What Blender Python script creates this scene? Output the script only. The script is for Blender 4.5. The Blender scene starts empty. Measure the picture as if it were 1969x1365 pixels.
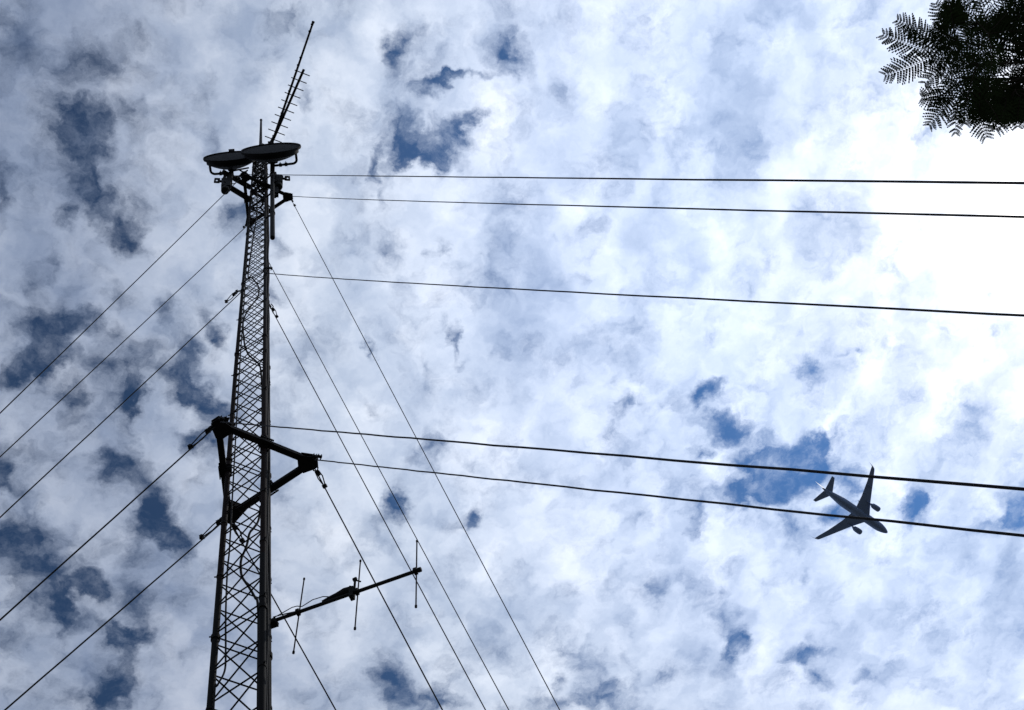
import bpy, math, random
from mathutils import Vector, Matrix, Quaternion
random.seed(7)
scene = bpy.context.scene
C = scene.collection
V = Vector
PI = math.pi

# ------------------------------------------------------------------ camera
cam_data = bpy.data.cameras.new('camera')
cam_data.sensor_fit = 'HORIZONTAL'
cam_data.sensor_width = 36.0
cam_data.lens = 42.764
cam_data.clip_start = 0.05
cam_data.clip_end = 20000
cam = bpy.data.objects.new('camera', cam_data)
C.objects.link(cam)
_r = V((0.9782908, -0.0911875, -0.1860965)); _u = V((-0.0274359, -0.9470743, 0.3198398)); _f = V((0.2054126, 0.3077906, 0.9290159))
cam.matrix_world = Matrix(((_r.x, _u.x, -_f.x, 0), (_r.y, _u.y, -_f.y, 0), (_r.z, _u.z, -_f.z, 1.76), (0, 0, 0, 1)))
scene.camera = cam

# ------------------------------------------------------------------ colour management
vs = scene.view_settings
vs.view_transform = 'Standard'; vs.look = 'None'; vs.gamma = 1.0; vs.exposure = -1.2
scene.cycles.use_adaptive_sampling = True
scene.cycles.adaptive_threshold = 0.02

# ------------------------------------------------------------------ sun
SUN = V((0.5604, 0.1563, 0.8133)).normalized()
sl = bpy.data.lights.new('sun', 'SUN'); sl.energy = 2.2; sl.angle = math.radians(0.5); sl.color = (1.0, 0.96, 0.9)
so = bpy.data.objects.new('sun', sl); so.rotation_mode = 'QUATERNION'
so.rotation_quaternion = SUN.to_track_quat('Z', 'Y'); so.location = SUN * 60
C.objects.link(so)

# ------------------------------------------------------------------ sky: clear Nishita air behind a broken layer of altocumulus
# blue gaps in the cloud sheet: (x, y, half length, half width, turn, openness) on a plane one unit overhead
GAPS = [(-0.1409, 0.1518, 0.0157, 0.0143, 2.0962, 0.9),
(-0.1375, 0.1768, 0.0226, 0.0132, 1.6277, 0.9),
(-0.1333, 0.2117, 0.016, 0.011, 1.6487, 0.8),
(-0.1097, 0.2295, 0.0153, 0.011, -2.2772, 0.9),
(-0.1522, 0.2317, 0.0069, 0.0062, 1.9496, 0.8800000000000001),
(-0.1195, 0.1411, 0.0233, 0.0104, 3.0541, 0.5),
(-0.1001, 0.1338, 0.0091, 0.0084, 2.1384, 0.5),
(-0.1191, 0.0975, 0.0193, 0.0147, 2.9402, 0.45),
(-0.0941, 0.08, 0.0098, 0.0067, 2.9903, 0.49500000000000005),
(-0.0709, 0.0871, 0.009, 0.0067, 2.9703, 0.385),
(-0.1883, 0.0894, 0.0231, 0.0147, 1.6823, 0.4),
(-0.1739, 0.1017, 0.0132, 0.0077, 3.0105, 0.35),
(-0.1994, 0.2133, 0.0228, 0.0054, 1.6119, 0.7),
(-0.045, 0.1259, 0.0138, 0.0064, 1.573, 0.45),
(-0.041, 0.1563, 0.0108, 0.0072, 1.5976, 0.45),
(0.0054, 0.0622, 0.011, 0.0063, 3.0355, 0.49500000000000005),
(0.02, 0.0583, 0.0074, 0.0063, 2.9342, 0.44000000000000006),
(0.0284, 0.1208, 0.0123, 0.0047, 1.5394, 0.77),
(0.035, 0.0709, 0.0084, 0.0046, 3.046, 0.33),
(-0.0226, 0.2273, 0.0116, 0.0104, 2.9707, 0.8),
(-0.0825, 0.1125, 0.0235, 0.0079, 3.0595, 0.2),
(-0.171, 0.2034, 0.0155, 0.0091, 3.0421, 0.2),
(-0.1636, 0.2642, 0.0099, 0.0064, 1.6427, 0.55),
(-0.1762, 0.2798, 0.014, 0.0055, 1.6111, 0.44000000000000006),
(-0.1691, 0.3258, 0.0188, 0.0152, 1.7065, 1.1),
(-0.1932, 0.3534, 0.0188, 0.0087, 2.7015, 0.95),
(-0.1737, 0.347, 0.0105, 0.0092, 1.798, 0.8800000000000001),
(-0.1478, 0.3139, 0.0154, 0.008, 3.0873, 0.65),
(-0.1195, 0.3242, 0.0165, 0.009, -2.5715, 0.6),
(-0.1177, 0.3514, 0.0124, 0.0101, 3.0446, 0.6),
(-0.1011, 0.3616, 0.0213, 0.0092, 1.8053, 0.85),
(-0.1012, 0.3802, 0.0112, 0.0076, 1.5969, 0.9),
(-0.1512, 0.3831, 0.013, 0.0074, 1.6099, 0.65),
(-0.0769, 0.3025, 0.0093, 0.0076, 1.6367, 0.7150000000000001),
(-0.0339, 0.3228, 0.0153, 0.0069, 1.1628, 1.0),
(-0.0548, 0.3497, 0.0176, 0.0076, 1.5655, 0.85),
(-0.061, 0.3685, 0.0129, 0.0078, 1.5726, 0.8250000000000001),
(-0.0425, 0.3809, 0.0138, 0.0082, 1.0407, 1.045),
(-0.1057, 0.299, 0.0132, 0.0061, 3.0926, 0.44000000000000006),
(-0.0768, 0.3549, 0.0087, 0.008, 2.9958, 0.66),
(-0.1006, 0.2462, 0.0106, 0.0094, 2.8828, 0.5),
(-0.1034, 0.4024, 0.0214, 0.0059, 1.5779, 0.4),
(-0.0398, 0.4216, 0.0101, 0.01, 1.4767, 0.8250000000000001),
(-0.0563, 0.4223, 0.0078, 0.007, 1.5792, 0.8250000000000001),
(-0.1173, 0.4424, 0.0136, 0.0097, 3.1134, 1.05),
(-0.0972, 0.4296, 0.012, 0.0097, 3.1019, 0.5),
(-0.2067, 0.4404, 0.0143, 0.0082, 1.6287, 0.85),
(0.0171, 0.2407, 0.0068, 0.0061, 3.0346, 0.66),
(0.0153, 0.2787, 0.0078, 0.0054, 1.5478, 0.55),
(0.0137, 0.3245, 0.008, 0.0045, 1.541, 0.49500000000000005),
(0.0355, 0.3615, 0.0088, 0.0081, 1.4611, 0.44000000000000006),
(-0.1242, 0.377, 0.0125, 0.0065, 3.1071, 0.35),
(-0.2005, 0.4518, 0.0114, 0.0088, 3.0733, 0.77),
(-0.0873, 0.4667, 0.0188, 0.0087, 1.5726, 0.9),
(-0.0808, 0.4986, 0.0166, 0.0125, -2.3917, 1.1),
(-0.0644, 0.5129, 0.0133, 0.0114, -2.1503, 1.05),
(-0.0996, 0.5041, 0.01, 0.0087, 3.1406, 0.66),
(-0.0984, 0.5316, 0.0106, 0.0092, -3.1193, 0.6),
(-0.2027, 0.5172, 0.0209, 0.0147, 1.6321, 1.05),
(-0.1826, 0.5074, 0.0199, 0.0118, 1.6121, 0.75),
(-0.1871, 0.5603, 0.0205, 0.012, 1.6073, 0.8),
(-0.1717, 0.5462, 0.0206, 0.0122, -3.1378, 0.75),
(-0.131, 0.5533, 0.0105, 0.0093, -3.1311, 1.05),
(-0.152, 0.5567, 0.0165, 0.0072, -3.1299, 0.9),
(-0.1645, 0.5745, 0.0176, 0.0061, 1.5938, 0.9),
(-0.1553, 0.5903, 0.0166, 0.0105, -3.1219, 0.55),
(-0.2058, 0.6081, 0.0126, 0.0121, 1.7228, 0.6),
(-0.1049, 0.6036, 0.0126, 0.0091, -3.1014, 0.95),
(-0.1183, 0.5995, 0.0123, 0.0085, -3.1089, 0.7150000000000001),
(-0.1096, 0.633, 0.0314, 0.0077, 1.5761, 0.8),
(-0.122, 0.6626, 0.0242, 0.0109, 1.5748, 0.8),
(-0.1357, 0.672, 0.0121, 0.0099, 1.5399, 0.5),
(-0.0909, 0.5684, 0.0109, 0.0103, 1.4574, 0.55),
(-0.0455, 0.4486, 0.0068, 0.005, 1.5543, 0.66),
(-0.0122, 0.4784, 0.0103, 0.0087, -3.096, 0.55),
(0.0971, 0.0741, 0.0121, 0.0076, 1.5222, 0.9900000000000001),
(0.1118, 0.0632, 0.0096, 0.0092, 2.8691, 0.7150000000000001),
(0.1928, 0.0716, 0.0138, 0.0099, 3.0809, 0.95),
(0.1871, 0.0422, 0.0105, 0.0094, 1.4472, 0.35),
(0.1391, 0.1026, 0.0137, 0.0053, 2.8164, 1.1),
(0.1514, 0.0963, 0.0088, 0.0043, 3.0704, 0.9900000000000001),
(0.1683, 0.0921, 0.0118, 0.0034, 2.9008, 0.66),
(0.1469, 0.1507, 0.0154, 0.0104, 1.8471, 1.2),
(0.1651, 0.1273, 0.0145, 0.0056, 2.2961, 1.1),
(0.1141, 0.1371, 0.0088, 0.0078, 3.0718, 0.77),
(0.1075, 0.1481, 0.0136, 0.0102, 3.076, 0.55),
(0.1245, 0.1521, 0.0128, 0.0069, 3.0808, 0.9900000000000001),
(0.1213, 0.1622, 0.0109, 0.0064, 2.5587, 0.9900000000000001),
(0.1133, 0.1713, 0.0089, 0.004, 2.5564, 0.66),
(0.1396, 0.1693, 0.007, 0.0069, -2.5045, 1.045),
(0.0943, 0.1703, 0.0138, 0.0034, 1.7735, 0.7150000000000001),
(0.0992, 0.2017, 0.0076, 0.003, 1.5115, 0.49500000000000005),
(0.1074, 0.1245, 0.0088, 0.0053, 3.0704, 0.49500000000000005),
(0.215, 0.09, 0.0072, 0.0045, 1.4564, 0.33),
(0.3149, 0.1252, 0.0081, 0.0063, 1.3436, 0.33),
(0.2965, 0.178, 0.0154, 0.0129, 1.2986, 0.35),
(0.2868, 0.2177, 0.0096, 0.0075, 1.3492, 0.44000000000000006),
(0.0744, 0.2299, 0.0119, 0.0077, 3.0938, 0.44000000000000006),
(0.2445, 0.1057, 0.0151, 0.004, 1.0151, 0.22000000000000003),
(0.1121, 0.2429, 0.0099, 0.0088, 1.4524, 0.6),
(0.146, 0.24, 0.0063, 0.0061, 1.0507, 0.935),
(0.1697, 0.3206, 0.0094, 0.0042, 1.4812, 1.1),
(0.1602, 0.3104, 0.0053, 0.0044, -3.0821, 0.55),
(0.1787, 0.34, 0.0064, 0.0044, -3.12, 0.66),
(0.0957, 0.3338, 0.0065, 0.0036, 1.5046, 0.77),
(0.1475, 0.3491, 0.0111, 0.0037, 1.495, 0.33),
(0.0907, 0.3747, 0.0067, 0.0036, 1.5049, 0.49500000000000005),
(0.0988, 0.3818, 0.0056, 0.0037, 1.49, 0.49500000000000005),
(0.1568, 0.4155, 0.0066, 0.0062, -2.5247, 0.77),
(0.139, 0.4294, 0.0083, 0.0079, 0.8377, 0.44000000000000006),
(0.1616, 0.4357, 0.0082, 0.0054, 1.45, 0.44000000000000006),
(0.3288, 0.3782, 0.0091, 0.0082, 0.8746, 0.55),
(0.2805, 0.2562, 0.0087, 0.0043, 1.4342, 0.385),
(0.3823, 0.3735, 0.0087, 0.0077, 0.8119, 0.44000000000000006),
(0.2277, 0.4146, 0.01, 0.0047, -3.1329, 0.275),
(0.3444, 0.3717, 0.0172, 0.0059, 3.1347, 0.33),
(0.1268, 0.4802, 0.0111, 0.0105, -2.465, 1.045),
(0.1341, 0.476, 0.0084, 0.0075, 1.2468, 0.66),
(0.1942, 0.498, 0.0135, 0.0091, -3.0695, 0.935),
(0.2014, 0.4906, 0.0098, 0.0045, 1.4659, 0.6050000000000001),
(0.1096, 0.4927, 0.0084, 0.0043, 1.4937, 0.44000000000000006),
(0.1332, 0.6643, 0.0245, 0.0118, 1.3508, 0.95),
(0.1657, 0.6798, 0.0134, 0.0114, -2.7939, 0.9),
(0.1887, 0.6894, 0.0118, 0.0081, -3.0063, 0.77),
(0.2831, 0.6178, 0.0108, 0.0059, -3.0633, 0.33),
(0.3054, 0.6323, 0.0145, 0.006, -3.0881, 0.44000000000000006),
(0.3218, 0.652, 0.0181, 0.0088, -3.0682, 0.4),
(0.3026, 0.6697, 0.0083, 0.0054, 1.3604, 0.8800000000000001),
(0.3507, 0.6851, 0.0219, 0.0143, -2.9872, 0.85),
(0.2816, 0.691, 0.0131, 0.0114, 0.8409, 0.66),
(0.3859, 0.562, 0.0085, 0.0073, -2.4184, 0.49500000000000005),
(0.4101, 0.6612, 0.0093, 0.0078, -2.557, 0.44000000000000006),
(0.3739, 0.65, 0.0126, 0.0085, 1.3074, 0.49500000000000005),
(0.2465, 0.6957, 0.0121, 0.0055, -3.0709, 0.55),
(0.316, 0.6953, 0.0185, 0.0069, -3.0809, 0.55),
(0.5064, 0.3449, 0.0114, 0.0096, 0.8664, 0.8800000000000001),
(0.4951, 0.3313, 0.0109, 0.0076, -3.0233, 0.49500000000000005),
(0.4103, 0.3642, 0.011, 0.0081, 2.3628, 0.935),
(0.4331, 0.3991, 0.0146, 0.0104, -3.0107, 1.05),
(0.4103, 0.4226, 0.0095, 0.0049, -3.1057, 0.8250000000000001),
(0.5016, 0.4226, 0.0327, 0.0174, 3.1022, 1.2),
(0.4774, 0.4336, 0.0276, 0.0108, -3.1233, 1.1),
(0.5216, 0.4148, 0.0143, 0.0115, -2.8116, 1.0),
(0.5342, 0.4309, 0.0154, 0.0085, 1.3123, 1.1),
(0.5166, 0.3723, 0.0122, 0.0101, 0.9726, 0.45),
(0.4495, 0.2356, 0.0095, 0.0062, 1.3136, 0.44000000000000006),
(0.5447, 0.3212, 0.0049, 0.0029, -3.0769, 0.44000000000000006),
(0.5459, 0.3951, 0.0078, 0.0064, 0.9442, 0.44000000000000006),
(0.6813, 0.4138, 0.0239, 0.0189, 0.8987, 0.2),
(0.5922, 0.415, 0.0256, 0.0062, 1.3609, 0.22000000000000003),
(0.5024, 0.4552, 0.0259, 0.0131, -3.09, 1.15),
(0.4554, 0.4648, 0.016, 0.0092, -3.068, 1.0),
(0.481, 0.4652, 0.0172, 0.0098, -3.0669, 1.1),
(0.5632, 0.4867, 0.0154, 0.009, -3.0431, 1.045),
(0.5184, 0.4945, 0.0122, 0.0108, 2.7389, 0.9),
(0.4175, 0.4829, 0.0179, 0.0066, 1.403, 0.7150000000000001),
(0.4261, 0.5055, 0.0087, 0.0063, -2.9604, 0.49500000000000005),
(0.5712, 0.4509, 0.0125, 0.0104, 0.7525, 0.9900000000000001),
(0.6393, 0.4809, 0.0163, 0.0101, 1.2284, 1.045),
(0.6509, 0.4712, 0.0149, 0.0088, 1.24, 0.6050000000000001),
(0.7498, 0.479, 0.0167, 0.0091, 1.227, 0.77),
(0.7387, 0.4965, 0.0194, 0.008, 2.9075, 0.75),
(0.7662, 0.4883, 0.0138, 0.0108, -2.4493, 0.8800000000000001),
(0.5264, 0.5308, 0.0128, 0.0056, 1.3533, 0.385),
(0.5411, 0.554, 0.0136, 0.0038, 1.3784, 0.385),
(0.4612, 0.5361, 0.0091, 0.0053, 1.8749, 0.33),
(0.4557, 0.5704, 0.0078, 0.0064, -2.7147, 0.49500000000000005),
(0.4622, 0.6019, 0.0168, 0.0097, 1.3302, 0.6),
(0.4806, 0.6242, 0.0119, 0.0063, 1.3435, 1.045),
(0.4736, 0.6402, 0.0134, 0.005, 1.3863, 0.77),
(0.4715, 0.6624, 0.0126, 0.0103, 0.9609, 0.49500000000000005),
(0.5532, 0.6508, 0.0122, 0.0089, -2.8605, 0.935),
(0.5787, 0.6743, 0.0182, 0.0082, -2.5003, 0.935),
(0.5737, 0.6471, 0.0107, 0.0056, -3.0349, 0.6050000000000001),
(0.6305, 0.676, 0.0151, 0.0071, -3.0429, 0.44000000000000006),
(0.7643, 0.6738, 0.0092, 0.0069, -2.6653, 0.44000000000000006),
(0.5819, 0.1119, 0.0074, 0.0046, 2.545, 0.49500000000000005),
(0.5738, 0.1216, 0.0065, 0.0045, 1.2155, 0.385),
(-0.1567, 0.1698, 0.0937, 0.0576, 1.6456, 0.2),
(-0.1518, 0.5225, 0.1161, 0.0989, 1.6231, 0.2),
(-0.099, 0.3578, 0.0921, 0.0647, 3.087, 0.15),
(0.4609, 0.4327, 0.1006, 0.0588, -3.0721, 0.18),
(0.1354, 0.1344, 0.0601, 0.0466, 3.084, 0.2),
(0.3404, 0.6751, 0.1023, 0.0358, -3.0874, 0.2),
(0.1488, 0.6746, 0.0505, 0.0346, -3.0187, 0.2),
(0.6851, 0.4814, 0.0925, 0.0343, -3.1073, 0.12),
(-0.1353, 0.1624, 0.0434, 0.0267, 1.8601, 0.22),
(-0.1806, 0.3373, 0.0363, 0.0269, 3.0396, 0.22),
(-0.0821, 0.5001, 0.0303, 0.0263, 1.5603, 0.2),
(-0.1944, 0.5223, 0.0451, 0.0296, 1.6208, 0.25),
(-0.1137, 0.6437, 0.0544, 0.0226, 1.5739, 0.22),
(-0.0526, 0.352, 0.0326, 0.0255, 1.587, 0.15),
(-0.1481, 0.5582, 0.0392, 0.0258, -3.1316, 0.2)]
# thick grey-bellied clouds, same coordinates
THICK = [(0.7709, 0.5584, 0.0643, 0.0437, 1.4889, 0.9),
(0.3732, 0.2499, 0.0341, 0.0286, 1.1733, 0.55),
(0.5151, 0.2099, 0.0305, 0.0168, -3.1289, 0.55),
(0.4071, 0.0987, 0.0487, 0.0281, 1.3656, 0.6),
(0.4135, 0.1385, 0.0276, 0.0234, 1.1371, 0.4),
(0.2334, 0.5969, 0.0464, 0.0388, -2.8428, 0.6),
(0.6346, 0.626, 0.0675, 0.041, 1.395, 0.5),
(0.4315, 0.0191, 0.0419, 0.0148, 3.0717, 0.5),
(0.3157, 0.149, 0.0357, 0.0184, 1.418, 0.35),
(0.2641, 0.3094, 0.057, 0.0386, -3.1111, 0.3),
(0.221, 0.2541, 0.0414, 0.0278, -3.1414, 0.25),
(-0.1739, 0.1036, 0.0662, 0.0409, 1.6651, 0.8),
(-0.1918, 0.1923, 0.0335, 0.0299, 2.0322, 0.5),
(-0.0122, 0.0715, 0.0794, 0.0157, 3.0597, 0.3),
(0.2974, 0.3083, 0.0392, 0.0286, 1.3578, 0.25),
(0.3851, 0.3054, 0.0301, 0.0244, -2.9478, 0.3),
(-0.1837, 0.444, 0.0479, 0.0249, 1.6135, 0.3),
(0.5772, 0.5976, 0.044, 0.0326, 1.1066, 0.3),
(0.7059, 0.5221, 0.0368, 0.0224, 1.203, 0.2),
(0.3132, 0.5757, 0.0624, 0.0282, -3.0931, 0.25)]

world = bpy.data.worlds.new('World'); scene.world = world; world.use_nodes = True
wt = world.node_tree; wt.nodes.clear()
def N(kind, **kw):
    n = wt.nodes.new(kind)
    for k, v in kw.items():
        setattr(n, k, v)
    return n
def put(sock, v):
    if isinstance(v, bpy.types.NodeSocket): wt.links.new(v, sock)
    else: sock.default_value = v
def M(op, a, b=0.0, c=None, clamp=False):
    n = N('ShaderNodeMath', operation=op, use_clamp=clamp); put(n.inputs[0], a); put(n.inputs[1], b)
    if c is not None: put(n.inputs[2], c)
    return n.outputs[0]
def VM(op, a, b=None, scale=None):
    n = N('ShaderNodeVectorMath', operation=op); put(n.inputs[0], a)
    if b is not None: put(n.inputs[1], b)
    if scale is not None: put(n.inputs['Scale'], scale)
    return n.outputs['Value'] if op in ('DOT_PRODUCT', 'LENGTH') else n.outputs[0]
def noise(vec, scale, detail, rough=0.5, lac=2.0, col=False):
    n = N('ShaderNodeTexNoise', noise_dimensions='3D'); put(n.inputs['Vector'], vec)
    n.inputs['Scale'].default_value = scale; n.inputs['Detail'].default_value = detail
    n.inputs['Roughness'].default_value = rough; n.inputs['Lacunarity'].default_value = lac
    return n.outputs['Color'] if col else n.outputs['Fac']
def smooth(x, a, b, lo=0.0, hi=1.0):
    n = N('ShaderNodeMapRange', interpolation_type='SMOOTHSTEP'); put(n.inputs['Value'], x)
    n.inputs['From Min'].default_value = a; n.inputs['From Max'].default_value = b
    n.inputs['To Min'].default_value = lo; n.inputs['To Max'].default_value = hi
    return n.outputs['Result']
def blobs(vec, rows, grow):
    acc = None
    for x, y, sx, sy, rot, k in rows:
        mp = N('ShaderNodeMapping', vector_type='TEXTURE'); put(mp.inputs['Vector'], vec)
        mp.inputs['Location'].default_value = (x, y, 0); mp.inputs['Rotation'].default_value = (0, 0, rot)
        mp.inputs['Scale'].default_value = (sx * grow, sy * grow, 1)
        g = N('ShaderNodeTexGradient', gradient_type='SPHERICAL'); put(g.inputs[0], mp.outputs[0])
        acc = M('MULTIPLY', g.outputs['Fac'], k) if acc is None else M('MULTIPLY_ADD', g.outputs['Fac'], k, acc)
    return acc
direction = N('ShaderNodeTexCoord').outputs['Generated']
sep = N('ShaderNodeSeparateXYZ'); put(sep.inputs[0], direction)
zc = M('MAXIMUM', sep.outputs[2], 0.1)
cmb = N('ShaderNodeCombineXYZ'); put(cmb.inputs[0], M('DIVIDE', sep.outputs[0], zc)); put(cmb.inputs[1], M('DIVIDE', sep.outputs[1], zc))
P = cmb.outputs[0]
w1 = VM('SCALE', VM('SUBTRACT', noise(P, 14, 2.0, col=True), (0.5, 0.5, 0.5)), scale=0.034)
w2 = VM('SCALE', VM('SUBTRACT', noise(P, 50, 5.0, 0.6, col=True), (0.5, 0.5, 0.5)), scale=0.035)
Pa = VM('ADD', P, w1)
Pw = VM('ADD', Pa, w2)
hole = blobs(Pw, GAPS, 1.95)
n1 = noise(VM('ADD', Pa, VM('SCALE', w2, scale=0.5)), 17, 9.0, 0.6)
n5 = noise(Pw, 60, 6.0, 0.65)
t = M('ADD', M('MULTIPLY', M('MINIMUM', hole, 1.0), 1.25), M('ADD', M('MULTIPLY', M('SUBTRACT', n1, 0.5), 2.8), M('MULTIPLY', M('SUBTRACT', n5, 0.5), 1.35)))
clear = smooth(t, -0.18, 1.55, 0.0, 0.97)
# light on the cloud bellies
n2 = noise(Pa, 5.5, 3.0, 0.5)
ns = 13.0
n3 = noise(Pw, ns, 5.0, 0.5)
n4 = noise(VM('ADD', Pw, (SUN.x / SUN.z * 0.0 + 0.022, -0.004, 0.0)), ns, 5.0, 0.5)
relief = M('SUBTRACT', n3, n4)
thick = M('MINIMUM', blobs(Pw, THICK, 1.7), 1.0)
lum = M('ADD', 1.0, M('MULTIPLY', M('SUBTRACT', n2, 0.5), 0.6))
lum = M('ADD', lum, M('MULTIPLY', relief, 1.4))
lum = M('ADD', lum, M('MULTIPLY', M('SUBTRACT', n3, 0.5), -0.35))
lum = M('SUBTRACT', lum, M('MULTIPLY', thick, 0.44))
# forward scattering: cloud brightness falls away from the sun
theta = M('MULTIPLY', M('ARCCOSINE', M('MINIMUM', VM('DOT_PRODUCT', direction, tuple(SUN)), 1.0)), 180 / PI / 60)
ramp = N('ShaderNodeValToRGB'); put(ramp.inputs[0], theta)
STOPS = [(0, (2.2, 2.2, 2.2)), (3, (1.4, 1.46, 1.58)), (6, (1.0, 1.09, 1.26)), (9, (.87, .98, 1.19)), (14, (.76, .89, 1.14)), (21, (.73, .845, 1.08)), (31, (.63, .715, .87)), (42, (.36, .425, .565)), (60, (.32, .38, .50))]
er = ramp.color_ramp
while len(er.elements) < len(STOPS): er.elements.new(0.5)
for e, (a, c) in zip(er.elements, STOPS):
    e.position = a / 60; e.color = (c[0] / 2.2, c[1] / 2.2, c[2] / 2.2, 1)
lum = M('MAXIMUM', lum, 0.2)                        # shaded cloud is lit by the blue sky, so it dims less in blue
lc = N('ShaderNodeCombineXYZ'); put(lc.inputs[0], M('POWER', lum, 1.2)); put(lc.inputs[1], lum); put(lc.inputs[2], M('POWER', lum, 0.72))
cloud = VM('SCALE', VM('MULTIPLY', ramp.outputs[0], lc.outputs[0]), scale=50.6)
sky = N('ShaderNodeTexSky', sky_type='NISHITA', sun_disc=False)
sky.sun_elevation = math.asin(SUN.z); sky.sun_rotation = math.atan2(SUN.x, SUN.y)
sky.air_density = 1.0; sky.dust_density = 0.0; sky.ozone_density = 1.0
mx = N('ShaderNodeMix', data_type='RGBA'); put(mx.inputs['Factor'], clear)
put(mx.inputs[6], cloud); aur = N('ShaderNodeMapRange'); put(aur.inputs['Value'], theta)          # clear air brightens towards the sun
aur.inputs['From Min'].default_value = 10 / 60; aur.inputs['From Max'].default_value = 40 / 60
aur.inputs['To Min'].default_value = 2.3; aur.inputs['To Max'].default_value = 0.68
put(mx.inputs[7], VM('SCALE', VM('MULTIPLY', sky.outputs[0], (0.48, 0.88, 1.22)), scale=aur.outputs[0]))
hz = N('ShaderNodeMix', data_type='RGBA'); put(hz.inputs['Factor'], smooth(sep.outputs[2], 0.34, 0.10))   # far cloud closes into pale haze
put(hz.inputs[6], mx.outputs[2]); hz.inputs[7].default_value = (10.5, 12.2, 15.0, 1)
bg = N('ShaderNodeBackground'); put(bg.inputs['Color'], hz.outputs[2]); bg.inputs['Strength'].default_value = 0.1
wo = N('ShaderNodeOutputWorld'); put(wo.inputs[0], bg.outputs[0])
world.cycles.sampling_method = 'MANUAL'; world.cycles.sample_map_resolution = 512

# ------------------------------------------------------------------ materials
def mat(name, c1, c2=None, scale=6.0, rough=0.6, metal=0.0, bump=0.0, bands=None, zsplit=None):
    m = bpy.data.materials.new(name); m.use_nodes = True
    nt = m.node_tree; b = nt.nodes['Principled BSDF']
    b.inputs['Roughness'].default_value = min(1, rough + .25); b.inputs['Specular IOR Level'].default_value = .05; b.inputs['Metallic'].default_value = metal
    c2 = c2 or c1
    tc = nt.nodes.new('ShaderNodeTexCoord')
    no = nt.nodes.new('ShaderNodeTexNoise'); no.inputs['Scale'].default_value = scale; no.inputs['Detail'].default_value = 5
    nt.links.new(tc.outputs['Object'], no.inputs['Vector'])
    r = nt.nodes.new('ShaderNodeValToRGB'); nt.links.new(no.outputs['Fac'], r.inputs[0])
    r.color_ramp.elements[0].position = 0.35; r.color_ramp.elements[1].position = 0.68
    r.color_ramp.elements[0].color = (*c1, 1); r.color_ramp.elements[1].color = (*c2, 1)
    out = r.outputs[0]
    if bands:                                     # painted bands up the mast
        sp = nt.nodes.new('ShaderNodeSeparateXYZ'); nt.links.new(tc.outputs['Object'], sp.inputs[0])
        a = nt.nodes.new('ShaderNodeMath'); a.operation = 'PINGPONG'; a.inputs[1].default_value = bands[0]
        nt.links.new(sp.outputs[2], a.inputs[0])
        g = nt.nodes.new('ShaderNodeMath'); g.operation = 'GREATER_THAN'; g.inputs[1].default_value = bands[0] / 2
        nt.links.new(a.outputs[0], g.inputs[0])
        x = nt.nodes.new('ShaderNodeMix'); x.data_type = 'RGBA'; nt.links.new(g.outputs[0], x.inputs[0])
        nt.links.new(out, x.inputs[6]); x.inputs[7].default_value = (*bands[1], 1)
        out = x.outputs[2]
    if zsplit:                                    # shade and haze tint put into the colour below a set height
        sp = nt.nodes.new('ShaderNodeSeparateXYZ'); nt.links.new(tc.outputs['Object'], sp.inputs[0])
        g = nt.nodes.new('ShaderNodeMath'); g.operation = 'LESS_THAN'; g.inputs[1].default_value = zsplit[0]
        nt.links.new(sp.outputs[2], g.inputs[0])
        x = nt.nodes.new('ShaderNodeMix'); x.data_type = 'RGBA'; nt.links.new(g.outputs[0], x.inputs[0])
        nt.links.new(out, x.inputs[6]); x.inputs[7].default_value = (*zsplit[1], 1)
        out = x.outputs[2]
    nt.links.new(out, b.inputs['Base Color'])
    if bump:
        bp = nt.nodes.new('ShaderNodeBump'); bp.inputs['Strength'].default_value = bump; bp.inputs['Distance'].default_value = 0.02
        nt.links.new(no.outputs['Fac'], bp.inputs['Height']); nt.links.new(bp.outputs[0], b.inputs['Normal'])
    return m
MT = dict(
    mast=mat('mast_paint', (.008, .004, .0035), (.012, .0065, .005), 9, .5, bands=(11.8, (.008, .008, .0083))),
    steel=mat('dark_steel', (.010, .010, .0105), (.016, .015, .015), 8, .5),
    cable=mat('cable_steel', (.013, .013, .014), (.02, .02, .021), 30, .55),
    rubber=mat('black_rubber', (.012, .012, .012), (.02, .02, .02), 12, .45),
    shade_split=mat('aircraft_white_shaded_below', (.62, .65, .70), (.68, .70, .74), .3, .35, zsplit=(1.0, (.21, .30, .49))),  # white on top; the underside's shade and haze are painted in below the split
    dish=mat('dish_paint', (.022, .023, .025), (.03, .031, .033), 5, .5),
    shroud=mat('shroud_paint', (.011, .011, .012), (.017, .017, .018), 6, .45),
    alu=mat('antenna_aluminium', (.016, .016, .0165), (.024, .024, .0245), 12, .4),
    white_al=mat('bright_aluminium', (.35, .35, .36), (.45, .45, .46), 12, .35, .4),
    plane=mat('aircraft_white', (.62, .65, .70), (.68, .70, .74), .3, .35),
    shaded_belly=mat('aircraft_haze_shade', (.21, .30, .49), (.24, .33, .53), .25, .45),  # blue of shade and distance haze mixed into the base colour
    engine=mat('nacelle_haze_shade', (.19, .27, .45), (.22, .30, .49), .6, .4),  # nacelles carry the same painted shade and haze blue
    leaf=mat('leaf_green', (.018, .030, .012), (.030, .048, .018), 3, .55),
    bark=mat('bark', (.035, .030, .026), (.07, .06, .05), 9, .9, bump=.6),
    grass=mat('ground_dirt', (.075, .072, .062), (.12, .112, .095), .8, .95, bump=.5),
    concrete=mat('concrete', (.22, .21, .20), (.30, .29, .27), 4, .9),
)

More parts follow.
